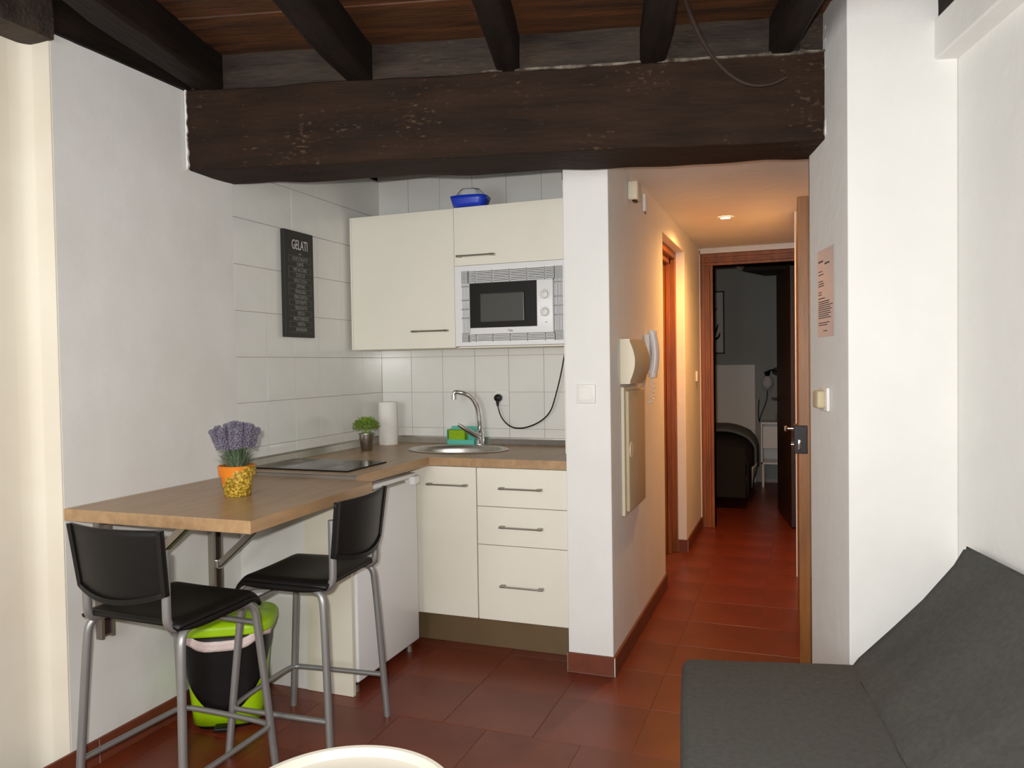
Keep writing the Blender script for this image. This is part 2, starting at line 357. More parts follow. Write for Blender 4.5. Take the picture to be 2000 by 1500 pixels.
# kitchen corner: rotten dark pocket between tiles and beam
# ------------------------------------------------------------------ BEAM AND RAFTERS
bm_ = empty('lintel_beam', O+Vector((0,0,2.157)))
tag(bm_, 'massive dark hewn timber beam spanning above the kitchen and corridor', 'beam')
bm_.matrix_world = Matrix.Translation(O+Vector((0,0,2.157))) @ Rb
def longbox(x0, x1, y0, y1, z0, z1, n=40, ny=3, nz=4):
    b = MB(); bm = b.bm
    b.box(x0, x1, y0, y1, z0, z1)
    ex = [e for e in bm.edges if abs((e.verts[0].co-e.verts[1].co).x) > (x1-x0)*.9]
    bmesh.ops.subdivide_edges(bm, edges=ex, cuts=n, use_grid_fill=True)
    ey = [e for e in bm.edges if abs((e.verts[0].co-e.verts[1].co).y) > (y1-y0)*.9]
    bmesh.ops.subdivide_edges(bm, edges=ey, cuts=ny, use_grid_fill=True)
    ez = [e for e in bm.edges if abs((e.verts[0].co-e.verts[1].co).z) > (z1-z0)*.9]
    bmesh.ops.subdivide_edges(bm, edges=ez, cuts=nz, use_grid_fill=True)
    return b
body = longbox(-0.02, 2.50, 0, 0.27, 0, 0.318, 60).build('beam_body', 'beam', bm_, smooth=True, bevel=0.006)
rough(body, .010, 5, 1)
tr = longbox(-0.02, 2.50, 0.02, 0.12, 0.318, 0.46, 60, 1, 2).build('trimmer_board', 'trimmer', bm_, smooth=True)
rough(tr, .010, 7, 5); tag(tr, 'greyish worn timber packed between rafters above the beam')
from mathutils import noise as NZ0
q = MB()        # crumbling mortar along the top edge of the beam
pr = None
for i in range(90):
    x = 1.20+i*0.0145
    nz = NZ0.noise(Vector((i*.11, 3, 1)))
    up = 0.3185+.005*abs(nz)+random.uniform(0,.0015)+(0.020*math.exp(-((i-77)/4)**2)); lo = 0.3165-random.uniform(0,.0015)-(.007*max(0,.6+nz) if 10<i<82 else 0)
    cur = (Vector((x,-.009,lo)), Vector((x,-.009,up)), Vector((x,.03,up)), Vector((x,.02,lo)))
    cur = [q.bm.verts.new(c) for c in cur]
    if pr:
        for k in range(4): q.bm.faces.new((pr[k], pr[(k+1)%4], cur[(k+1)%4], cur[k]))
    pr = cur
o = q.build('mortar_seam', 'chalk', bm_); o['label'] = 'crumbling pale mortar line'
from mathutils import noise as NZ0
q = MB()        # torn white plaster at both ends of the beam
for side, x0 in ((0, 0.004), (1, 2.452)):
    pr = None
    for i in range(40):
        z = 0.0+i*0.0108
        w = .003+.012*abs(NZ0.noise(Vector((i*.23, side*7, 0))))+random.uniform(0,.0025)+(.008*math.exp(-((i-4)/4)**2) if side else 0)
        a = x0 if side == 0 else x0+.03; b = x0+w if side == 0 else x0-w+.012
        c = [q.bm.verts.new(v) for v in ((a,-.012,z),(b,-.012,z),(b,.01,z),(a,.01,z))]
        if pr:
            for k in range(4): q.bm.faces.new((pr[k], pr[(k+1)%4], c[(k+1)%4], c[k]))
        pr = c
q.build('torn_plaster', 'plaster', bm_)
MB().rbox(2.315, 2.365, -.02, .0, .322, .342, .004).build('plug_of_wood', 'dark', bm_)
raf = [  # left edge / right edge offsets along the beam from O, label
 (0.035, 0.155, 'thick dark rafter beside the left wall, lit grey on its left side'),
 (0.660, 0.765, 'dark rafter second from the left wall, resting on the big beam'),
 (1.255, 1.345, 'dark rafter in the middle of the ceiling, third from the left wall'),
 (1.795, 1.892, 'dark rafter just left of the hanging brown cable'),
 (2.265, 2.345, 'dark rafter nearest the white right wall pier')]
for a, b, lab in raf:
    o = MB()
    o = longbox(a, b, -3.6, 0.10, 0, 0.15, 1, 30, 2).build('rafter', 'rafter', None, smooth=True, bevel=0.012)
    rough(o, .010, 4, a*9)
    o.matrix_world = Matrix.Translation(O+Vector((0,0,2.472))) @ Rb
    tag(o, lab, 'rafter', 'rafters under the ceiling')
o = MB().box(-2.55, XW+.012, 1.70, 2.46, 2.472, 2.62).build('wall_plate', 'rafter')
tag(rough(o, .008, 5, 8, 5), 'dark timber plate on top of the left wall', 'beam')
o = MB().box(-2.75, XW+.02, -1.3, 1.846, 2.44, 2.60).build('recess_lintel', 'trimmer')
tag(rough(o, .008, 6, 2, 6), 'brown timber lintel above the wall recess at far left', 'beam')
# hanging cable
def bp(x, y, z): return O+ub*x+uc*y+Vector((0,0,z))
o = MB().tube([bp(1.76,-.80,2.60), bp(1.80,-.6,2.59), bp(1.90,-.38,2.565), bp(1.955,-.26,2.50), bp(2.02,-.18,2.42), bp(2.10,-.13,2.355), bp(2.17,-.12,2.322), bp(2.24,-.12,2.322), bp(2.29,-.13,2.342)], [0.011, 0.004], 8, 2).build('hanging_cable', 'wire', smooth=True)
tag(o, 'old brown cable drooping from the ceiling in front of the beam', 'cable')
# ------------------------------------------------------------------ BASEBOARDS
def skirting(name, pts, h, n, t=0.012):
    e = None
    (x0,y0),(x1,y1) = pts; d = Vector((x1-x0,y1-y0,0)); Ln = d.length; u = d.normalized(); nn = Vector((u.y,-u.x,0))
    e = MB().prism([(Vector((x0,y0,0))+nn*0)[:2], (Vector((x1,y1,0)))[:2], (Vector((x1,y1,0))+nn*(t-.002))[:2], (Vector((x0,y0,0))+nn*(t-.002))[:2]], 0, h-.003).build(name, 'grout')
    struct(e)
    for i in range(n):
        a = Vector((x0,y0,0))+u*(Ln*i/n+.0015); b = Vector((x0,y0,0))+u*(Ln*(i+1)/n-.0015)
        MB().prism([a[:2], b[:2], (b+nn*t)[:2], (a+nn*t)[:2]], 0.001, h).build('tile', 'base', e, bevel=0.0015)
skirting('baseboard_left', [(XW,1.20),(XW,2.70)], 0.085, 4)
skirting('baseboard_pillar', [(-0.968,3.235),(-0.758,3.235)], 0.085, 1)
skirting('baseboard_corridor', [(-0.762,3.225),(-0.762,4.63)], 0.085, 4)
skirting('baseboard_corridor_far', [(-0.762,5.55),(-0.762,6.40)], 0.085, 3)
skirting('baseboard_reveal', [(-0.82,5.55),(-0.752,5.55)], 0.085, 1)
# ------------------------------------------------------------------ DOORS
# side door in the corridor's left wall
d2 = empty('door_2', (-0.87, 5.09, 0)); struct(d2); d2['label'] = 'varnished side door in the left wall of the corridor'
MB().box(-.05,.05,.41,.46,0,2.09).box(-.05,.05,-.46,-.41,0,2.09).box(-.05,.05,-.46,.46,2.09,2.14).build('door_frame', 'pine', d2, bevel=.004)
MB().box(-.01,.018,.36,.41,0,2.09).box(-.01,.018,-.41,-.36,0,2.09).box(-.01,.018,-.41,.41,2.05,2.09).build('door_stop', 'pine', d2, bevel=.003)
MB().box(-.045,-.012,-.41,.41,.005,2.088).build('door_leaf', 'pine', d2)
# bedroom door frame and open leaf
d3 = empty('door_3', (-0.70, 6.43, 0)); struct(d3); d3['label'] = 'bedroom doorway with moulded varnished frame at the corridor end'
q = MB()
for dx, w, t in ((-.052,.100,.012),(-.046,.03,.022),(.004,.018,.020),(.026,.022,.028)):
    q.box(dx, dx+w, -t, 0.12, 0, 2.135+(.048-dx))
q.build('jamb', 'pine', d3, bevel=.003)
q = MB()
for dz, w, t in ((0,.100,.0125),(.066,.03,.0225),(.026,.018,.0205),(0.0,.022,.0285)):
    q.box(-.045, .685, -t, 0.12, 2.135+dz, 2.135+dz+w)
q.build('head', 'pine', d3, bevel=.003)
MB().box(-.06, .69, -.012, 0.0, 2.236, 2.262).box(-.061,-.053,-.012,0,0,2.262).build('white_edge_strip', 'whitep', d3)
lf = empty('door_4', (-0.045, 6.56, 0), 0.165); struct(lf); lf['label'] = 'dark open bedroom door leaf seen through the doorway'
MB().box(-.02,.02,0,.76,.01,2.12).build('door_leaf', 'dkdoor', lf, bevel=.003)
MB().tube([(-.02,.70,1.02),(-.07,.70,1.02),(-.075,.60,1.02)], .009, 8).lathe([(.025,0),(.025,.006)], (-.026,.70,1.02), 16, axis='x').build('door_handle', 'blackp', lf, smooth=True)
# entrance door standing open, edge towards the room
d1 = empty('door_1', (0.018, 3.60, 0), 0.012); struct(d1); d1['label'] = 'honey coloured entrance door standing open, its edge towards the room'
MB().box(-.023,.024,0,.80,.012,2.075).build('door_leaf', 'doorw', d1, bevel=.003)
q = MB().rbox(-.042,.014,-.006,.11,.948,1.072,.003)
q.build('rim_lock', 'blackp', d1)
MB().rbox(-.026,-.010,-.016,0,.965,1.012,.003).tube([(-.04,.03,1.055),(-.068,.03,1.055)], .006, 10).lathe([(.010,0),(.014,.006),(.010,.014)], (-.082,.03,1.055), 12, axis='x').lathe([(.011,0),(.011,.012)], (-.054,.03,.985), 12, axis='x').build('latch_and_knobs', 'chrome', d1, smooth=True)
q = MB().box(J.x+.001, J.x+.05, J.y+.002, J.y+.035, 0, 2.275).box(J.x-.001,J.x+.05,J.y+.035,J.y+.07,0,2.275)
o = q.build('door_jamb', 'dkdoor'); struct(o)
# ------------------------------------------------------------------ WORKTOP (L shaped, hole for the sink)
SKX, SKY, SRX, SRY = -1.675, 3.648, 0.262, 0.192
bmw = bmesh.new()
outer = [(XW+.001,2.655),(-1.675,2.655),(-1.675,3.315),(-0.966,3.315),(-0.966,YB-.001),(XW+.001,YB-.001)]
vo = [bmw.verts.new((x,y,.88)) for x,y in outer]; eo = [bmw.edges.new((vo[i],vo[(i+1)%6])) for i in range(6)]
vi = [bmw.verts.new((SKX+SRX*.93*math.cos(2*PI*k/40), SKY+SRY*.93*math.sin(2*PI*k/40), .88)) for k in range(40)]
ei = [bmw.edges.new((vi[i],vi[(i+1)%40])) for i in range(40)]
bmesh.ops.triangle_fill(bmw, use_beauty=True, use_dissolve=False, edges=eo+ei)
ex = bmesh.ops.extrude_face_region(bmw, geom=bmw.faces[:])
bmesh.ops.translate(bmw, vec=(0,0,.04), verts=[g for g in ex['geom'] if isinstance(g, bmesh.types.BMVert)])
bmesh.ops.recalc_face_normals(bmw, faces=bmw.faces[:])
t = MB(); t.bm.free(); t.bm = bmw
wk = empty('worktop', (0,0,0)); tag(wk, 'L shaped oak effect worktop running round the kitchen corner', 'worktop')
wk.location = (0,0,0)
t.build('worktop_slab', 'oak', wk)
MB().box(XW+.003,-1.668,2.650,2.655,.903,.9215).box(XW+.003,-1.668,2.650,2.668,.9201,.9222).build('end_strip', 'alu', wk)
MB().box(-1.6765,-1.6745,3.3135,3.3165,.8795,.9205).build('corner_joint', 'grout', wk)
def upstand(b, a0, a1, axis):
    prof = [(0,0),(.020,0),(.017,.006),(.006,.030),(.006,.038),(0,.040)]
    rings = []
    for a in (a0, a1):
        rings.append([b.bm.verts.new((XW+.0015+p, a, .9205+z) if axis == 'y' else (a, YB-.0015-p, .9205+z)) for p, z in prof])
    n = len(prof)
    for k in range(n): b.bm.faces.new((rings[0][k], rings[0][(k+1)%n], rings[1][(k+1)%n], rings[1][k]))
    b.bm.faces.new(rings[0]); b.bm.faces.new(rings[1][::-1])
    bmesh.ops.recalc_face_normals(b.bm, faces=b.bm.faces[:])
q = MB(); upstand(q, 2.72, YB-.002, 'y'); q.build('upstand', 'steel', wk)
q = MB(); upstand(q, XW+.02, -0.967, 'x'); q.build('upstand', 'steel', wk)
# bar table (hinged flap) in front of it
tb = empty('bar_table', (-1.9, 2.23, 0)); tag(tb, 'oak effect folding bar table on steel brackets against the left wall', 'table')
tb.location = (0,0,0)
MB().prism([(XW+.002,1.848),(-1.537,1.856),(-1.575,2.618),(-1.60,2.646),(XW+.002,2.646)], .865, .905).build('tabletop', 'oak', tb, bevel=.0015)
for yb in (1.985, 2.53):
    q = MB().box(XW+.001,XW+.012,yb-.028,yb+.028,.43,.862).box(XW+.012,XW+.03,yb+.016,yb+.028,.43,.862).box(XW+.012,XW+.03,yb-.028,yb-.016,.43,.862)
    br = q.build('bracket', 'alu', tb)
    MB().box(XW+.012,XW+.020,yb-.012,yb+.014,.44,.80).build('bracket_slot', 'brownslot', br)
    MB().box(XW+.03,-1.62,yb-.018,yb+.018,.852,.8645).build('bracket_rail', 'alu', br)
    a = Vector((XW+.03,yb,.545)); b = Vector((-1.89,yb,.852)); d = (b-a); L_ = d.length
    Mx = Matrix.Translation(a) @ Matrix.Rotation(-math.atan2(d.z, d.x), 4, 'Y')
    MB().box(0,L_,-.014,-.010,-.013,.013,Mx).box(0,L_,-.014,.010,-.013,-.010,Mx).build('bracket_strut', 'alu', br)
    MB().rbox(XW+.018,XW+.046,yb-.02,yb+.02,.535,.575,.006).build('bracket_hinge', 'chrome', br)
# ------------------------------------------------------------------ BASE UNITS
def handle(parent, xc, z, L=.21, y=-.0, name='handle'):
    b = MB().tube([(xc-L/2,y-.026,z),(xc+L/2,y-.026,z)], .0042, 8).box(xc-L/2,xc-L/2+.022,y-.026,y,z-.005,z+.005).box(xc+L/2-.022,xc+L/2,y-.026,y,z-.005,z+.005)
    return b.build(name, 'alu', parent)
Y0 = 3.335
c1 = empty('corner_base_cabinet', (-1.62, Y0, 0)); tag(c1, 'cream base cabinet with one tall door beside the fridge', 'cabinet')
MB().box(-.22,.178,.019,.58,.151,.745).box(-.22,.178,.019,.035,.745,.879).build('carcass', 'cabside', c1)
d = MB().box(-.20,.1785,0,.018,.153,.874).build('door', 'cab', c1, bevel=.001); handle(d, .032, .788)
c2 = empty('drawer_unit', (-1.2135, Y0, 0)); tag(c2, 'cream base unit with three drawers beside the white pillar', 'cabinet')
MB().box(-.2235,.2245,.019,.58,.151,.745).box(-.2235,.2245,.019,.035,.745,.879).build('carcass', 'cabside', c2)
for z0, z1, hz in ((.153,.508,.322),(.511,.690,.600),(.693,.874,.782)):
    d = MB().box(-.2225,.2235,0,.018,z0,z1).build('drawer', 'cab', c2, bevel=.001); handle(d, 0, hz)
o = MB().box(-1.84,-.968,3.40,3.418,0.001,.150).build('kick_board', 'plinth'); tag(o, 'brown kick board under the cream base cabinets', 'kick board')
# fridge and panels
ep = empty('end_panel', (-1.735, 2.69, 0)); tag(ep, 'cream side panel closing the left end of the fridge niche', 'panel')
MB().box(-.215,.008,0,.018,.001,.864).build('panel_board', 'cabside', ep)
o = MB().box(XW+.001,-1.952,2.694,2.712,.001,.864).build('infill_board', 'plaster'); tag(o, 'white infill board beside the cream end panel under the table', 'panel')
fr = empty('fridge', (-1.72, 2.995, 0)); tag(fr, 'small white under-counter fridge beside the cream end panel', 'fridge')
MB().box(-.52,-.045,-.272,.272,.03,.855).build('fridge_body', 'white', fr, bevel=.004)
MB().rbox(-.042,.0,-.275,.275,.045,.83,.010).build('fridge_door', 'white', fr, smooth=True)
MB().rbox(-.50,.004,-.274,.262,.832,.853,.006).build('fridge_top', 'white', fr, smooth=True)
MB().rbox(-.05,.022,.205,.268,.800,.840,.006).build('hinge_cover', 'white', fr, smooth=True)
MB().box(-.004,.0045,-.20,.15,.818,.828).build('grip_recess', 'alu', fr)
for sy in (-.25,.22): MB().lathe([(.016,0),(.013,.03)], (-.03,sy,0.0005), 12).build('foot', 'alu', fr)
# ------------------------------------------------------------------ WALL UNITS
YU = 3.59
w1 = empty('wall_cabinet', (-1.957, YU, 0)); tag(w1, 'tall cream wall cabinet left of the microwave', 'cabinet')
MB().box(-.311,.303,.019,.347,1.450,2.160).build('carcass', 'cabside', w1)
d = MB().box(-.300,.3035,0,.018,1.452,2.162).build('door', 'cab', w1, bevel=.001); handle(d, .165, 1.540, .205)
MB().box(-.311,-.301,.0,.018,1.452,2.162).build('edge_strip', 'cab', w1)
w2 = empty('wall_cabinet', (-1.35, YU, 0)); tag(w2, 'wide cream wall cabinet with lift-up flap above the microwave', 'cabinet')
MB().box(-.302,.298,.019,.347,1.862,2.162).box(-.302,-.292,.019,.347,1.452,1.862).box(.288,.298,.019,.347,1.452,1.862).box(-.302,.298,.019,.347,1.448,1.456).build('carcass', 'cabside', w2)
d = MB().box(-.3015,.298,0,.018,1.868,2.164).build('flap_door', 'cab', w2, bevel=.001); handle(d, -.178, 1.914, .205)
mw = empty('microwave', (-1.35, YU, 0)); tag(mw, 'white built-in microwave with black glass door and two dials', 'microwave')
# frame with real slots
q = MB()
fx0, fx1, fz0, fz1 = -.2995, .296, 1.4575, 1.8655
ox0, ox1, oz0, oz1 = -.213, .233, 1.512, 1.777    # opening for the oven
gx0, gx1, gz0, gz1 = -.262, .277, 1.478, 1.838    # grille field
q.box(fx0,fx1,-.004,.012,fz0,gz0).box(fx0,fx1,-.004,.012,gz1,fz1).box(fx0,gx0,-.004,.012,gz0,gz1).box(gx1,fx1,-.004,.012,gz0,gz1)
q.build('trim_frame', 'white', mw)
q = MB()
def hb(z, x0, x1, h=.0022): q.box(x0,x1,-.003,.008,z-h,z+h)
def vb(x, z0, z1, w=.0022): q.box(x-w,x+w,-.003,.008,z0,z1)
for k in range(8): hb(oz1+.003+k*(gz1-oz1-.004)/7, gx0, gx1)
for k in range(5): hb(gz0+.002+k*(oz0-gz0-.004)/4, gx0, gx1)
for x in (-.225,-.185,-.093,0,.092,.185,.233): vb(x, oz1, gz1, .003); vb(x, gz0, oz0, .003)
for k in range(7): vb(gx0+.002+k*(ox0-gx0-.004)/6, gz0, gz1)
for k in range(6): vb(ox1+.003+k*(gx1-ox1-.004)/5, gz0, gz1)
for z in (1.52,1.60,1.645,1.69,1.76): hb(z, gx0, ox0, .003); hb(z, ox1, gx1, .003)
o = q.build('vent_grille', 'white', mw); o['kind'] = 'stuff'
MB().box(-.288,.284,.03,.035,1.46,1.86).build('grille_back', 'dark', mw)
MB().rbox(-.211,.231,-.022,.02,1.514,1.775,.005).build('oven_front', 'white', mw, smooth=True)
dr = MB().rbox(-.208,.149,-.0245,-.018,1.547,1.772,.001).build('oven_door', 'blackg', mw)
MB().rbox(-.150,.085,-.0255,-.024,1.573,1.720,.006).build('oven_window', 'greyg', dr)
for zc in (1.700, 1.615):
    kn = MB().lathe([(.0235,0),(.0235,-.004),(.0195,-.006),(.0185,-.016),(.015,-.018)], (.190,-.022,zc), 28, axis='y').build('dial', 'whitep', mw, smooth=True)
    MB().box(.1885,.1915,-.0412,-.036,zc+.006,zc+.017).build('dial_mark', 'alu', kn)
    q = MB()
    for k in range(9):
        a = math.radians(-130+k*32); q.box(-.0008,.0008,-.0228,-.0221,.027,.030, Matrix.Translation((.190,0,zc)) @ Matrix.Rotation(a,4,'Y'))
    q.build('dial_scale', 'ink', mw)
def text_mesh(s, size, sx, Mx, b, extrude=0.0004):
    cu = bpy.data.curves.new('t', 'FONT'); cu.body = s; cu.size = size; cu.align_x = 'CENTER'; cu.align_y = 'CENTER'; cu.extrude = extrude
    cu.resolution_u = 3
    ob = bpy.data.objects.new('t', cu); COL.objects.link(ob)
    me = ob.to_mesh(); me.transform(Mx @ Matrix.Diagonal((sx,1,1,1))); b.bm.from_mesh(me); ob.to_mesh_clear()
    bpy.data.objects.remove(ob); bpy.data.curves.remove(cu)
FRONT = Matrix.Rotation(PI/2, 4, 'X')      # text facing -Y
q = MB(); text_mesh('Teka', .017, .75, Matrix.Translation((.008,-.0228,1.5295)) @ FRONT, q); q.build('lettering', 'ink', mw)
q = MB(); text_mesh('min', .008, 1, Matrix.Translation((.196,-.0228,1.565)) @ FRONT, q); q.build('lettering', 'ink', mw)
# cable and plug
def pl(x, y, Y):          # helper: position on a plane of constant Y from photographed bearings (evaluated once)
    d = (rgt*((x-1000)/F_PX) - upv*((y-750)/F_PX) + fwd); return Vector((0,0,H))+d*(Y/d.y)
sk = empty('wall_socket', (-1.535, YB-.0008, 1.178)); tag(sk, 'white wall socket on the tiles behind the tap', 'socket')
MB().rbox(-.042,.042,-.009,0,-.042,.042,.003).lathe([(.022,-.010),(.022,-.0085)], (0,0,0), 24, axis='y').build('cover_plate', 'whitep', sk)
o = empty('power_cord', (-1.55, YB-.012, 1.178)); tag(o, 'black power cord looping from the wall socket up to the microwave', 'cord')
MB().lathe([(.019,0),(.022,-.012),(.019,-.03),(.010,-.036)], (0,0,0), 20, axis='y').tube([(0,-.022,0),(0,-.026,-.028),(.002,-.026,-.045)], [.011,.005], 10).build('plug', 'blackp', o, smooth=True)
cp = [(-1.548,3.90,1.135),(-1.53,3.90,1.07),(-1.475,3.895,1.018),(-1.40,3.895,1.012),(-1.31,3.90,1.045),(-1.245,3.90,1.10),(-1.215,3.90,1.19),(-1.185,3.90,1.30),(-1.165,3.90,1.40),(-1.15,3.90,1.455)]
c = MB().tube(cp, .0038, 8, 2).build('flex', 'blackp', None, smooth=True); c.parent = o; c.location = -Vector(o.location)
# gelato sign on the left tiled wall
sg = empty('wall_sign', (XW+.001, 3.135, 1.763)); tag(sg, 'narrow black wall sign listing ice cream flavours in white capitals', 'sign')
MB().rbox(.001,.022,-.115,.115,-.255,.255,.0015,1).build('panel', 'board', sg)
SIDE = Matrix(((0,0,1,0),(1,0,0,0),(0,1,0,0),(0,0,0,1)))  # text x -> +Y, text y -> +Z, facing +X
q = MB(); text_mesh('GELATI', .066, .60, Matrix.Translation((.0225,.006,.188)) @ SIDE, q); q.build('heading', 'chalkw', sg)
q = MB(); q2 = MB()
text_mesh('1890', .014, .8, Matrix.Translation((.0225,.006,.147)) @ SIDE, q2)
rows = ['CIOCCOLATO','CAFFE','PISTACCHIO','COCCO','NOCCIOLA','LIMONE','FRAGOLA','STRACCIATELLA','TUTTI FRUTTI','FIOR DI LATTE','PESCA','FRUTTI DI BOSCO','MENTA','AMARENA']
for i, s in enumerate(rows):
    z = .122-.0262*i
    text_mesh(s, .0250, .76 if len(s) < 11 else .58, Matrix.Translation((.0225,.006,z)) @ SIDE, q2)
    q.box(.0222,.0226,-.085,.090,z-.0138,z-.0130)
    if i in (0,2,3,5,6,8,12): q.box(.0222,.0226,-.085,-.0842,z-.013,z+.0125)
    if i in (0,2,5,6,8,10,12): q.box(.0222,.0226,.0892,.090,z-.013,z+.0125)
q.box(.0222,.0226,-.085,.090,.1348,.1356)
q.build('ruled_lines', 'chalkg', sg); q2.build('lettering', 'chalkg', sg)
# ------------------------------------------------------------------ THINGS ON THE WORKTOP
hb_ = empty('hob', (-2.02, 2.91, .9205)); tag(hb_, 'black glass induction hob set in the left worktop', 'hob')
MB().rbox(-.25,.25,-.163,.163,0,.006,.002,1).build('glass_plate', 'blackg', hb_)
q = MB()
for cx, rr in ((-.12,.085),(.11,.07)):
    q.lathe([(rr,.0061),(rr,.0064),(rr-.0015,.0064),(rr-.0015,.0061)], (cx,0,0), 40, caps=False)
q.build('zone_ring', 'alu', hb_)
snk = empty('sink', (SKX, SKY, .92)); tag(snk, 'oval stainless steel sink bowl set in the worktop', 'sink')
prof = [(1.04,.0004),(1.05,.003),(1.03,.006),(.95,.0055),(.90,.002),(.87,-.02),(.84,-.10),(.78,-.135),(.6,-.15),(.2,-.155),(.1,-.157),(.002,-.157)]
MB().lathe([(r,z) for r,z in prof], (0,0,0), 56, SRX, SRY, caps=False).build('bowl', 'steel', snk, smooth=True, angle=60)
MB().lathe([(.022,-.1545),(.022,-.152),(.012,-.151)], (0,0,0), 20).build('drain', 'chrome', snk, smooth=True)
MB().lathe([(.014,0),(.014,-.006)], (.115,.128,-.045), 16, axis='y').build('overflow', 'chrome', snk, smooth=True)
tp = empty('mixer_tap', (-1.640, 3.862, .924)); tag(tp, 'chrome mixer tap with tall curved spout behind the sink', 'tap')
MB().lathe([(.026,0),(.026,.006),(.023,.012),(.021,.06),(.019,.075),(.012,.082)], (0,0,0), 24).build('tap_body', 'chrome', tp, smooth=True)
MB().tube([(0,0,.07),(.002,-.004,.12),(-.004,-.006,.19),(-.025,-.02,.25),(-.06,-.045,.283),(-.105,-.065,.292),(-.118,-.07,.29),(-.12,-.071,.272)], [.015,.0115], 14, 2).lathe([(.0145,0),(.0145,.022)], (-.12,-.071,.252), 16).build('spout', 'chrome', tp, smooth=True)
MB().tube([(.0,-.015,.045),(-.035,-.06,.075),(-.085,-.10,.118)], [.020,.010], 14, 1).build('lever', 'chrome', tp, smooth=True)
so = empty('sponge_holder', (-1.745, 3.878, .9205), -0.05); tag(so, 'small teal plastic holder with a green sponge behind the tap', 'holder')
MB().box(-.09,.08,-.03,-.026,0,.03).box(-.09,.08,.028,.032,0,.10).box(-.09,-.087,-.03,.03,0,.085).box(.077,.08,-.03,.03,0,.085).box(-.09,.08,-.03,.03,0,.003).build('holder_tray', 'teal', so)
o = MB().rbox(-.083,.015,-.024,.02,.004,.082,.006).build('sponge', 'sponge', None); o.location = (-1.745,3.878,.9205); tag(o, 'bright green sponge standing in the teal holder', 'sponge')
kr = empty('kitchen_roll', (-2.175, 3.80, .9205)); tag(kr, 'white kitchen paper roll standing in the worktop corner', 'paper roll')
MB().lathe([(.022,0),(.052,0),(.053,.002),(.053,.238),(.052,.240),(.022,.240),(.022,.0)], (0,0,0), 40, caps=False).build('paper', 'paper', kr, smooth=True)
MB().lathe([(.0215,.0),(.0215,.239),(.019,.239),(.019,0)], (0,0,0), 24, caps=False).build('cardboard_core', 'beige', kr, smooth=True)
# green plant in zinc pot
pt = empty('potted_plant', (-2.135, 3.50, .9205)); tag(pt, 'small bright green plant in a tapered zinc pot near the paper roll', 'plant')
MB().lathe([(.028,0),(.030,.003),(.040,.085),(.043,.087),(.043,.091),(.040,.091),(.037,.08),(.01,.078)], (0,0,0), 28).build('pot', 'zinc', pt, smooth=True)
MB().lathe([(.0,.080),(.0365,.080)], (0,0,0), 20, caps=False).build('soil', 'soil', pt)
def leaf(b, p, d, L, w):
    d = d.normalized(); s_ = d.cross(Vector((0,0,1)));  s_ = s_.normalized() if s_.length > .1 else Vector((1,0,0)); n = s_.cross(d)*L*.12
    v = [b.bm.verts.new(x) for x in (p, p+d*L*.5+s_*w+n, p+d*L, p+d*L*.5-s_*w+n)]; b.bm.faces.new(v)
q = MB()
for k in range(1000):
    a = random.uniform(0, 2*PI); ph = math.acos(random.uniform(-.35, 1)); rr = random.uniform(.55, 1)
    p = Vector((math.sin(ph)*math.cos(a)*.066, math.sin(ph)*math.sin(a)*.066, .125+math.cos(ph)*.046))*1
    p = Vector((p.x*rr, p.y*rr, .125+(p.z-.125)*rr))
    leaf(q, p, Vector((p.x, p.y, (p.z-.11)))+Vector([random.gauss(0,.03) for _ in range(3)]), random.uniform(.010,.018), random.uniform(.003,.005))
o = q.build('foliage', 'leaf', pt); o['kind'] = 'stuff'
q = MB()
for k in range(26):
    a = random.uniform(0, 2*PI); r_ = random.uniform(.01,.055)
    q.tube([(0.2*r_*math.cos(a),.2*r_*math.sin(a),.08),(r_*.7*math.cos(a),r_*.7*math.sin(a),.12),(r_*math.cos(a),r_*math.sin(a),.15)], .0009, 4, 1)
o = q.build('stems', 'leaf', pt); o['kind'] = 'stuff'
# lavender in orange pot
lv = empty('potted_lavender', (-1.895, 2.225, .9055)); tag(lv, 'purple lavender in an orange pot crusted with gold on the bar table', 'plant')
MB().lathe([(.044,0),(.046,.003),(.056,.072),(.063,.073),(.067,.108),(.064,.110),(.058,.108),(.055,.09),(.01,.088)], (0,0,0), 36).build('pot', 'pot', lv, smooth=True, angle=35)
MB().lathe([(0,.09),(.0545,.09)], (0,0,0), 24, caps=False).build('soil', 'soil', lv)
q = MB()
for k in range(950):
    a = random.uniform(0, 2*PI); r_ = abs(random.gauss(0,.6)); r_ = min(r_, 1)
    p = Vector((math.cos(a)*r_*.045, math.sin(a)*r_*.045, .09+random.uniform(0,.045)))
    d = Vector((math.cos(a)*(.25+r_*.75), math.sin(a)*(.25+r_*.75), random.uniform(.5,1.8)))
    leaf(q, p, d, random.uniform(.03,.058), random.uniform(.0010,.0020))
o = q.build('leaves', 'lavleaf', lv); o['kind'] = 'stuff'
heads = []
for k in range(21):
    a = k*2.4; r_ = math.sqrt((k+.5)/21)
    tip = Vector((math.cos(a)*r_*.082, math.sin(a)*r_*.082, .255-.030*r_*r_+random.uniform(-.008,.008)))
    base = Vector((math.cos(a)*r_*.028, math.sin(a)*r_*.028, .095)); heads.append((base, tip))
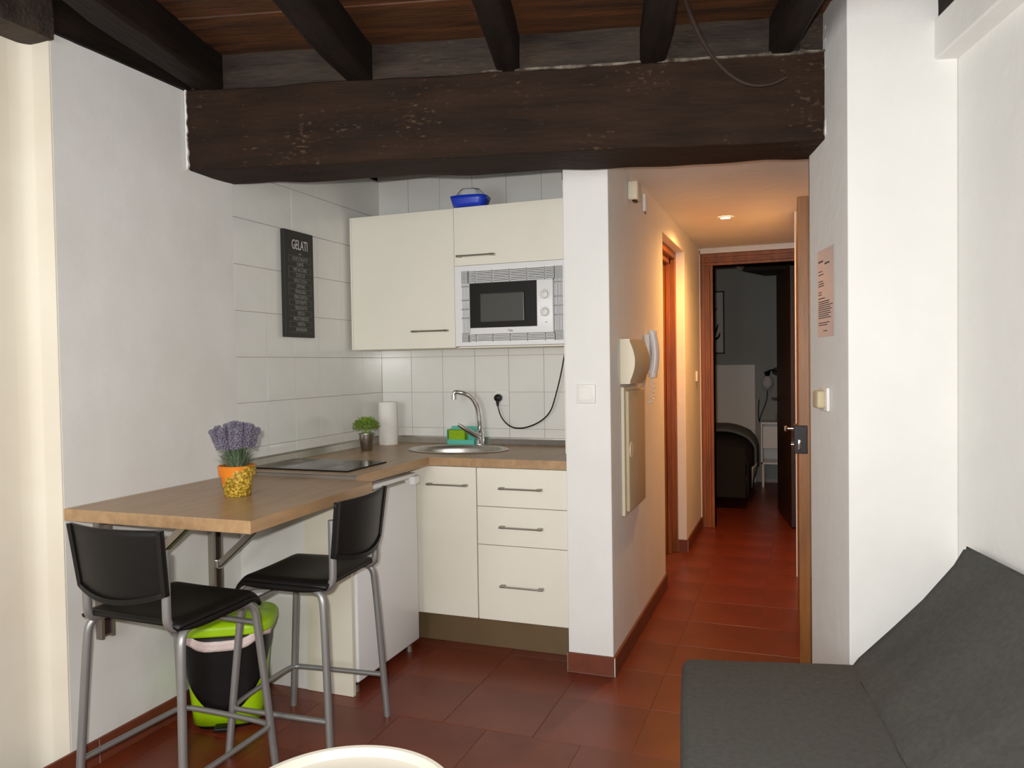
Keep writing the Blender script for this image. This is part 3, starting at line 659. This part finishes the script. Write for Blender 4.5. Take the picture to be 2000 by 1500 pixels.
for base, tip in heads:
    q = MB(); d = (tip-base).normalized(); st = tip-d*.062
    for j in range(8):
        c0 = st+d*(.066*j/7); rr = .0118*(1-.25*j/7)*(0.8 if j == 0 else 1)
        s_ = d.orthogonal().normalized(); w_ = d.cross(s_)
        for m in range(6):
            an = m*PI/3+j*.5; o1 = c0+(s_*math.cos(an)+w_*math.sin(an))*rr*random.uniform(.8,1.15)+Vector((0,0,random.uniform(-.002,.002)))
            q.lathe([(.0005,-.0045),(.0042,-.002),(.0045,.002),(.001,.006)], o1, 5)
    o = q.build('flower_head', 'lavender', lv)
    q = MB().tube([base, base.lerp(st,.5)+Vector((0,0,.004)), st], .0011, 5); q.build('stem', 'lavleaf', o)
# blue juicer on the cabinets
ju = empty('plastic_juicer', (-1.575, 3.63, 2.1645), .1); tag(ju, 'blue plastic tub with a milky white top on the wall cabinets', 'container')
q = MB()
q.grid(lambda u, v: Vector(((.080+.018*v)*math.copysign(abs(math.cos(2*PI*u))**.6, math.cos(2*PI*u)), (.055+.015*v)*math.copysign(abs(math.sin(2*PI*u))**.6, math.sin(2*PI*u)), .055*v)), 40, 4, True)
q.build('tub', 'blue', ju, smooth=True, solid=.003)
q = MB(); q.grid(lambda u, v: Vector(((.082-.035*v**1.5)*math.cos(2*PI*u)*(1+.05*math.cos(12*PI*u)), (.055-.02*v)*math.sin(2*PI*u)*(1+.05*math.cos(12*PI*u)), .045+.050*v)), 96, 6, True)
q.build('ribbed_cone', 'clearp', ju, smooth=True, solid=.002, angle=180)
MB().lathe([(.0,.094),(.045,.094)], (0,0,0), 30, 1, .75, caps=False).build('cone_top', 'clearp', ju)
# ------------------------------------------------------------------ STOOLS
def stool(loc, rz, label):
    e = empty('bar_stool', loc, rz); tag(e, label, 'stool', 'black bar stools with silver legs at the bar table')
    def seat(u, v):
        x = (u*2-1); yv = (v*2-1)
        w = .188-.012*yv-.02*max(0, abs(yv)-.8)*2
        z = .628-.010*math.cos(x*PI/2)*math.cos(yv*PI/2) + .0
        if yv > .72: z -= .045*((yv-.72)/.28)**2
        if abs(x) > .8: z -= .012*((abs(x)-.8)/.2)**2
        if yv < -.8: z -= .006*((-yv-.8)/.2)**2
        return Vector((x*w, yv*.188+.0, z))
    MB().grid(seat, 22, 24).build('seat', 'blackp', e, smooth=True, solid=.012, angle=180)
    q = MB()
    q.bm.free()
    for sx in (0, 1): MB().grid(lambda u, v, sx=sx: seat(sx, u)+Vector((0,0,-.020*v*(1-(abs(2*u-1))**4)-.002)), 24, 3).build('seat_skirt', 'blackp', e, smooth=True, solid=.006, angle=180)
    # backrest: curved panel with a raised rim at sides and bottom
    def back(u, v, off=0):
        x = u*2-1; w = .186-.010*(1-v)
        zb = .712-.030*math.cos(x*PI/2)**.8 if abs(x) < 1 else .712
        z = zb+(.905-zb)*v
        if v > .9: pass
        yy = -.200-.034*math.cos(x*PI/2)-.024*v-off
        return Vector((x*w, yy, z))
    MB().grid(lambda u, v: back(u, v), 26, 12).build('backrest', 'blackp', e, smooth=True, solid=.007, angle=180)
    q = MB()
    def strip(path, wdt, dpt):
        pr = None; n = len(path)
        for i, (p, inn) in enumerate(path):
            c = [q.bm.verts.new(v_) for v_ in (p, p+inn*wdt, p+inn*wdt+Vector((0,-dpt,0)), p+Vector((0,-dpt,0)))]
            if pr:
                for k in range(4): q.bm.faces.new((pr[k], pr[(k+1)%4], c[(k+1)%4], c[k]))
            else: q.bm.faces.new(c)
            pr = c
        q.bm.faces.new(pr[::-1]); bmesh.ops.recalc_face_normals(q.bm, faces=q.bm.faces[:])
    pathL = [(back(0, 1-i/12), Vector((1,0,0))) for i in range(12)]
    pathB = [(back(u_/20, 0), Vector(((1 if u_ == 0 else (-1 if u_ == 20 else 0))*.8, 0, 1 if 0 < u_ < 20 else .8))) for u_ in range(21)]
    pathR = [(back(1, (i+1)/12), Vector((-1,0,0))) for i in range(12)]
    strip(pathL+pathB+pathR, .016, .014)
    q.build('backrest_rim', 'blackp', e, smooth=True)
    R_ = .0130
    for s in (-1, 1):
        MB().tube([(s*.160,-.196,.84),(s*.160,-.196,.66),(s*.160,-.194,.625),(s*.162,-.170,.602),(s*.163,-.13,.604),(s*.163,-.02,.607)], R_, 12, 2).build('back_post', 'tube', e, smooth=True)
        MB().tube([(s*.214,-.205,.0),(s*.190,-.176,.54),(s*.186,-.168,.585),(s*.178,-.140,.604),(s*.172,-.06,.605)], R_, 12, 2).build('leg', 'tube', e, smooth=True)
        MB().tube([(s*.205,.205,.0),(s*.176,.160,.53),(s*.172,.150,.575),(s*.165,.125,.594),(s*.163,.04,.600)], R_, 12, 2).build('leg', 'tube', e, smooth=True)
    MB().tube([(-.178,.162,.520),(.178,.162,.520)], .009, 10).build('cross_bar', 'tube', e, smooth=True)
    zf = .165; c = .045
    MB().tube([(-.206,-.195,zf),(-.2,.19-c,zf),(-.195,.19,zf),(-.18+c,.205,zf),(.18-c,.205,zf),(.195,.19,zf),(.2,.19-c,zf),(.206,-.195,zf)], .0095, 10, 2).build('footrest', 'tube', e, smooth=True)
    return e
stool((-1.865, 1.900, 0), -0.03, 'black bar stool at the front end of the bar table, nearest the left wall')
stool((-1.700, 2.360, 0), PI/2+0.07, 'black bar stool beside the fridge, seen from behind its raised backrest')
# ------------------------------------------------------------------ BIN
bn = empty('pedal_bin', (-2.088, 2.382, 0), math.radians(30)); tag(bn, 'lime green and black pedal bin under the bar table', 'bin')
def sq(u, a, b, n=.55):
    c, s_ = math.cos(2*PI*u), math.sin(2*PI*u)
    return math.copysign(abs(c)**n, c)*a, math.copysign(abs(s_)**n, s_)*b
def binshell(z0f, z1, grow=0, n=64, nv=8):
    q = MB()
    def fn(u, v):
        z0 = z0f(u); z = z0+(z1-z0)*v; k = z/.40
        x, yv = sq(u, .125+.035*k+grow, .105+.035*k+grow); return Vector((x, yv, z))
    q.grid(fn, n, nv, True); return q
MB().grid(lambda u, v: Vector((*sq(u,.112,.092), .022*v)), 48, 2, True).build('base_ring', 'blackp', bn, smooth=True, solid=.004)
binshell(lambda u: .018, .375).build('bucket_body', 'lime', bn, smooth=True, solid=.003)
def vz(u):      # lower edge of the black shield: a point at the front (-y), rising round the sides
    a = abs(((u-.75+.5) % 1)-.5)/.5
    return min(.362, .055+.44*a)
binshell(vz, .372, .004).build('front_shield', 'blackp', bn, smooth=True, solid=.004)
q = MB(); q.grid(lambda u, v: Vector((*sq(u,.170+.003*math.sin(26*PI*u),.150+.003*math.cos(22*PI*u)), (.350-.040*math.exp(-((u-.75)/.07)**2)+.004*math.sin(14*PI*u))+(.388-.350)*v)), 96, 4, True)
q.build('bin_bag', 'bag', bn, smooth=True, solid=.002)
def lid(u, v):
    z = .372+.050*math.sin(min(1, v*1.0)*PI/2)
    k = 1 if v < .35 else 1-.0
    sc = 1-.0*v if v < .3 else 1-((v-.3)/.7)**2.2*.98
    x, yv = sq(u, .178*sc, .158*sc, .55+.2*v); return Vector((x, yv, z+(.008 if yv < 0 else 0)*v))
MB().grid(lid, 64, 14, True).build('lid', 'lime', bn, smooth=True, solid=.003, angle=180)
MB().rbox(-.035,.035,-.150,-.10,.010,.026,.006).build('pedal', 'blackp', bn, smooth=True)
# ------------------------------------------------------------------ SOFA
sf = empty('sofa_bed', (0,0,0)); tag(sf, 'charcoal fabric sofa bed with sloping back at lower right', 'sofa')
P0 = Vector((-0.366, 2.510, 0))          # far corner of the front edge
ce_, ur = -Vector((-0.135, 0.9908, 0)), Vector((0.975, 0.222, 0))
def slab(name, corners, z0, z1, rr, mm, amp=.004, seed=0, n=26):
    b = MB(); b.prism(corners, z0, z1); bm = b.bm
    bmesh.ops.bevel(bm, geom=bm.edges[:], offset=rr, segments=4, profile=.5, affect='EDGES')
    o = b.build(name, mm, sf, smooth=True, angle=60)
    return rough(o, amp, 6, seed, 5)
L2 = 1.9
a0 = P0; a1 = P0+ur*0.885; a2 = a1+ce_*L2; a3 = a0+ce_*L2
slab('seat_cushion', [a0[:2], a3[:2], a2[:2], a1[:2]], .17, .402, .035, 'sofa', .003, 1)
MB().prism([(a0+ur*.06+ce_*.06)[:2], (a3+ur*.06-ce_*.06)[:2], (a2-ur*.06-ce_*.06)[:2], (a1-ur*.06+ce_*.06)[:2]], .10, .17).build('sofa_base', 'blackp', sf)
for p in (a0+ur*.1+ce_*.1, a1-ur*.15+ce_*.1, a2-ur*.15-ce_*.1, a3+ur*.1-ce_*.1): MB().lathe([(.016,0.0005),(.02,.10)], p, 12).build('leg', 'chrome', sf)
# sloping backrest: cross-section swept along uc (towards the camera)
S0 = Vector((0.150, 2.640, 0)); 
sec = [(0.025,.375),(-.004,.403),(.012,.424),(.115,.52),(.20,.615),(.29,.725),(.325,.765),(.345,.772),(.362,.760),(.364,.70),(.36,.50),(.33,.40)]
q = MB(); rings = []
from mathutils import noise as NZ
nseg = 60
sd = Vector((0.125,-.992,0))          # the seam runs slightly off the rafters' direction
for i in range(nseg+1):
    t_ = i/nseg*1.95; ring = []
    for (dx, z) in sec:
        k = (z-.38)/.39
        dir_ = sd*(1-k)+(-uc)*k
        base = S0+dir_*t_
        bul = .012*NZ.noise(Vector((t_*4, z*8, 1)))+.008*NZ.noise(Vector((t_*9+z*12, z*22-t_*6, 4)))
        if dx > .34: bul = 0
        e_ = .02*(1-min(1, t_/.03)) if dx < .33 else 0
        ring.append(q.bm.verts.new(base+ub*(dx-bul*.7+e_)+Vector((0,0,z+bul*.7-e_*.6))))
    rings.append(ring)
for a, b in zip(rings, rings[1:]):
    for k in range(len(sec)-1): q.bm.faces.new((a[k], a[k+1], b[k+1], b[k]))
    q.bm.faces.new((a[-1], a[0], b[0], b[-1]))
q.bm.faces.new(rings[0]); q.bm.faces.new(rings[-1][::-1]); bmesh.ops.recalc_face_normals(q.bm, faces=q.bm.faces[:])
q.build('backrest', 'sofa', sf, smooth=True, angle=60)
# ------------------------------------------------------------------ COFFEE TABLE
MT['ctwhite'] = mat('warm_white_lacquer', srgb(206,200,186), 0.4)
ct = empty('coffee_table', (-0.885, 1.323, 0)); tag(ct, 'round white tray topped side table cut by the bottom edge', 'table')
MB().lathe([(.01,.432),(.215,.432),(.232,.440),(.240,.462),(.238,.468),(.230,.466),(.222,.448),(.205,.441),(.01,.440)], (0,0,0), 72).build('tray_top', 'ctwhite', ct, smooth=True)
for k in range(3):
    a = k*2*PI/3+.5
    MB().tube([(.19*math.cos(a),.19*math.sin(a),.431),(.20*math.cos(a),.20*math.sin(a),.0)], .009, 10).build('leg', 'white', ct, smooth=True)
MB().lathe([(.2,.20),(.206,.206),(.2,.212),(.194,.206),(.2,.20)], (0,0,0), 48, caps=False).build('leg_ring', 'white', ct, smooth=True)
# ------------------------------------------------------------------ WALL FITTINGS
XC = -0.762
o = empty('light_switch', (-.868, 3.2345, 1.228)); tag(o, 'white double light switch on the end of the white pillar', 'switch')
MB().rbox(-.041,.041,-.010,0,-.041,.041,.003).build('cover_plate', 'whitep', o, smooth=True); MB().rbox(-.03,.03,-.014,-.009,-.028,.028,.002).build('rocker', 'whitep', o)
o = empty('door_chime', (XC+.001, 3.43, 1.366)); tag(o, 'ivory door chime box with bulging cover above the fuse box', 'chime')
q = MB()
def chime(u, v):
    z = (v*2-1)*.102; bulge = .052+.028*math.cos((v*2-1)*PI/2); return Vector((bulge-.012*(u*2-1)**2, u*.36, z))
q.grid(chime, 10, 14)
q.build('bulging_cover', 'beige', o, smooth=True, angle=180)
q = MB()
n = 14
for ye in (0, .36):
    vs = [q.bm.verts.new((0,ye,-.102))]+[q.bm.verts.new(chime(0 if ye == 0 else 1, k/(n-1))) for k in range(n)]+[q.bm.verts.new((0,ye,.102))]
    q.bm.faces.new(vs if ye == 0 else vs[::-1])
q.box(0,.045,.002,.358,-.1015,.1015)
q.build('case', 'ivory', o)
o = empty('fuse_box', (XC+.001, 3.43, .66)); tag(o, 'tall beige fuse box cover on the corridor wall below the chime', 'fuse box')
MB().rbox(0,.016,0,.42,0,.59,.004).build('back_frame', 'ivory', o); 
fd = MB().rbox(.016,.034,.018,.402,.018,.572,.006).build('cover_door', 'beige', o, smooth=True)
MB().lathe([(.036,0),(.036,.006)], (.032,.06,.30), 20, 1, 1, axis='x').build('finger_catch', 'ivory', fd)
o = empty('intercom_handset', (XC+.001, 4.05, 1.40)); tag(o, 'white intercom handset with coiled cord beside the chime box', 'telephone')
MB().rbox(0,.030,-.045,.045,-.10,.11,.006).build('wall_base', 'whitep', o, smooth=True)
q = MB(); q.grid(lambda u, v: Vector((.052-.018*(v*2-1)**2+.021*math.cos(2*PI*u), .026*math.sin(2*PI*u), -.118+.246*v)), 16, 20, True)
for ring in (0, 1): pass
q.build('handset', 'white', o, smooth=True, angle=180)
MB().rbox(.022,.058,-.022,.022,.085,.130,.008).build('earpiece', 'whitep', o, smooth=True); MB().rbox(.022,.058,-.022,.022,-.122,-.078,.008).build('mouthpiece', 'whitep', o, smooth=True)
pts = [Vector((.03+.010*math.cos(k*1.25), .03*math.sin(k*.12)+.006*math.sin(k*1.25), -.12-.13*math.sin(k/75*PI))) for k in range(76)]
MB().tube(pts, .0022, 5).build('coiled_cord', 'whitep', o, smooth=True)
o = empty('alarm_sensor', (XC+.001, 3.66, 2.180)); tag(o, 'ivory motion sensor high on the corridor wall near the beam', 'sensor')
MB().rbox(0,.050,-.03,.05,-.045,.045,.010).build('case', 'ivory', o, smooth=True); MB().rbox(.02,.04,-.02,.03,-.052,-.044,.003).build('lens', 'blackp', o)
MB().tube([(.005,.05,.03),(.006,.12,.035),(.006,.30,.010)], .003, 6, 1).build('lead', 'ivory', o, smooth=True)
o = empty('contact_strip', (XC+.001, 4.03, 2.195)); tag(o, 'slim white strip on the corridor wall beside the motion sensor', 'sensor')
MB().rbox(0,.016,-.02,.02,-.045,.045,.003).build('case', 'whitep', o); MB().tube([(.008,.01,-.045),(.008,.014,-.056)], .003, 6).build('tip', 'blackp', o)
o = empty('light_switch', (XC+.001, 6.16, 1.245)); tag(o, 'small switch at the far end of the corridor wall by the bedroom', 'switch')
MB().rbox(0,.016,-.041,.041,-.041,.041,.004).build('cover_plate', 'whitep', o, smooth=True)
# on the pier's corridor side
def pier(t): return K+uc*t
Rp = Matrix(((-ub.x, uc.x, 0, 0), (-ub.y, uc.y, 0, 0), (0, 0, 1, 0), (0, 0, 0, 1)))   # local x away from wall, y into depth
def on_pier(name, t, z):
    e = empty(name); e.matrix_world = Matrix.Translation(pier(t)-ub*.0015+Vector((0,0,z))) @ Matrix.Rotation(math.atan2(uc.y,uc.x)-PI/2, 4, 'Z'); return e
# local axes here: +y into depth, -x away from the wall
o = on_pier('notice_sheet', .247, 1.604); tag(o, 'laminated notice sheet on the white pier beside the entrance door', 'notice')
MB().box(-.0015,0,-.103,.103,-.160,.160).build('sheet', 'notice', o)
q = MB(); random.seed(3)
def bars(z, y0, y1, h=.0016): q.box(-.0019,-.0015,-y1,-y0,z-h,z+h)      # text starts at the far side (left in view)
bars(.118, -.09, -.03, .003); bars(.106, -.01, .05, .003)
for z in (.082,.070,.045,.036,.028,.005,-.004,-.018): bars(z, -.09, -.09+random.uniform(.04,.09))
for k in range(9): bars(-.030-k*.0075, -.09, random.uniform(.03,.085))
for k in range(2): bars(-.108-k*.008, -.09, random.uniform(-.02,.06))
bars(-.138,-.03,.02)
q.build('printed_lines', 'ink', o)
o = on_pier('wall_thermostat', .249, 1.216); tag(o, 'white box switch on the pier below the notice sheet', 'switch')
MB().rbox(-.012,0,-.048,.048,-.043,.043,.004).build('back_plate', 'whitep', o, smooth=True)
MB().rbox(-.040,-.010,-.030,.038,-.032,.032,.008).build('housing', 'beige', o, smooth=True)
# corridor spotlight
sp = empty('recessed_spotlight', (-.436, 5.09, 2.279)); tag(sp, 'lit recessed spotlight in the corridor ceiling', 'lamp')
MB().lathe([(.045,0),(.045,-.004),(.034,-.006),(.030,-.003)], (0,0,0), 32, caps=False).build('bezel', 'whitep', sp, smooth=True)
MB().lathe([(.0,-.0035),(.030,-.0035)], (0,0,0), 24, caps=False).build('lens', 'glow', sp)
l = bpy.data.lights.new('spotlight_beam', 'SPOT'); l.energy = 105; l.color = (1.0,.47,.13); l.spot_size = math.radians(168); l.spot_blend = 1.0; l.shadow_soft_size = .03
lo = bpy.data.objects.new('spotlight_beam', l); COL.objects.link(lo); lo.location = (-.436,5.09,2.255)
# ------------------------------------------------------------------ BEDROOM
bd = empty('bed', (0,0,0)); tag(bd, 'bed under grey covers in the dark bedroom', 'bed')
MB().box(-2.0,-.46,8.94,8.995,.0,1.32).build('headboard', 'whitep', bd, bevel=.005)
MB().rbox(-1.98,-.50,7.25,8.93,.18,.52,.05).build('mattress', 'sheet', bd, smooth=True)
def cov(u, v):
    s_ = u*1.35; yy = 7.22+1.35*v
    top = .585+.015*math.sin(v*9)
    if s_ < 1.0: return Vector((-1.50+s_, yy, top-.05*max(0,(s_-.8)/.2)**2))
    return Vector((-.50+.055*math.sin(min(1,(s_-1)/.1)*PI/2), yy, top-.05-(s_-1)*1.15))
MB().grid(cov, 40, 20).build('black_throw', 'blackcloth', bd, smooth=True, solid=.01)
MB().box(-1.5,-.46,7.20,7.24,.12,.58).build('throw_front', 'blackcloth', bd)
def duv(u, v):
    s_ = u*1.30; yy = 8.20+.55*v; top = .64+.05*math.sin(v*PI)
    if s_ < 1.0: return Vector((-1.50+s_, yy, top-.07*max(0,(s_-.75)/.25)**2))
    return Vector((-.50+.075*math.sin(min(1,(s_-1)/.1)*PI/2), yy, top-.07-(s_-1)*1.2))
MB().grid(duv, 40, 14).build('grey_duvet', 'blanket', bd, smooth=True, solid=.02)
o = MB().grid(lambda u, v: Vector((-.44+.05*u*(1-v), 7.8+.18*u, .32-.2*v+.03*u)), 6, 6).build('sheet_corner', 'sheet', bd, smooth=True, solid=.004)
ns = empty('nightstand', (-.26, 8.80, 0)); tag(ns, 'white nightstand beside the bed in the bedroom', 'nightstand')
MB().box(-.13,.16,-.18,.18,.68,.70).box(-.13,-.115,-.18,.18,.25,.68).box(.145,.16,-.18,.18,.25,.68).box(-.13,.16,-.18,.18,.25,.27).box(-.13,.16,.165,.18,.27,.68).build('body', 'white', ns)
MB().box(-.11,.14,-.19,-.178,.42,.66).build('drawer', 'white', ns, bevel=.003)
for x in (-.12,.13): MB().box(x,x+.02,-.17,-.15,0.001,.25).build('leg', 'white', ns)
wlp = empty('wall_lamp', (-.28, 8.999, 1.24)); tag(wlp, 'black wall lamp with a white glass shade over the nightstand', 'lamp')
MB().lathe([(.045,0),(.04,-.03),(.012,-.035)], (.04,0,0), 20, axis='y').tube([(.04,-.03,0),(.0,-.10,.02),(-.05,-.14,.0)], .009, 8, 1).lathe([(.02,0),(.035,.05)], (-.05,-.14,-.05), 16).build('bracket', 'blackp', wlp, smooth=True)
MB().lathe([(.03,0),(.06,-.05),(.062,-.09),(.04,-.13),(.01,-.145)], (-.05,-.14,-.05), 20).build('globe_shade', 'sheet', wlp, smooth=True)
o = MB().tube([(-.33,8.86,1.03),(-.335,8.86,.92),(-.405,8.88,.75),(-.42,8.90,.66),(-.43,8.92,.80),(-.42,8.93,.93)], .005, 6, 2).build('lamp_cord', 'blackp', smooth=True); tag(o, 'thin black lamp cord hanging over the nightstand', 'cord')
o = MB().lathe([(.022,0),(.026,.04),(.022,.09),(.020,.09),(.023,.04),(.019,.004)], (-.22,8.78,.7005), 20).build('glass_tumbler', 'glass', smooth=True); tag(o, 'clear glass standing on the nightstand', 'glass')
pc = empty('framed_picture', (-1.06, 8.999, 1.80)); tag(pc, 'framed picture with black brush strokes on the bedroom wall', 'picture')
MB().box(-.30,.255,-.012,0,-.34,.34).build('picture_sheet', 'sheet', pc)
MB().box(.255,.27,-.025,0,-.35,.35).box(-.315,-.30,-.025,0,-.35,.35).box(-.315,.27,-.025,0,.34,.355).box(-.315,.27,-.025,0,-.355,-.34).build('frame', 'blackp', pc)
MB().tube([(.05,-.015,.08),(.12,-.015,.10),(.19,-.015,.16)], [.012,.004], 6, 1).tube([(.10,-.015,-.18),(.17,-.015,-.12),(.20,-.015,-.02)], [.02,.005], 6, 1).tube([(.12,-.015,-.20),(.20,-.015,-.18),(.22,-.015,-.12)], [.018,.006], 6, 1).build('brush_strokes', 'blackp', pc)
o = empty('ceiling_spot', (-.60, 8.2, 2.60)); tag(o, 'white tilted ceiling spot in the bedroom', 'lamp')
MB().lathe([(.03,0),(.03,-.02)], (0,0,0), 16).tube([(0,0,-.02),(0,0,-.20)], .008, 8).build('stem', 'whitep', o, smooth=True)
MB().tube([(-.06,0,-.19),(.07,-.03,-.27)], [.045,.055], 16).build('lamp_head', 'whitep', o, smooth=True)
o = MB().prism([(-.55,8.4),(.34,8.4),(.34,8.998),(-.35,8.998)], 2.30, 2.598).build('bedroom_beam', 'trimmer'); tag(o, 'dark grey beam under the bedroom ceiling', 'beam')
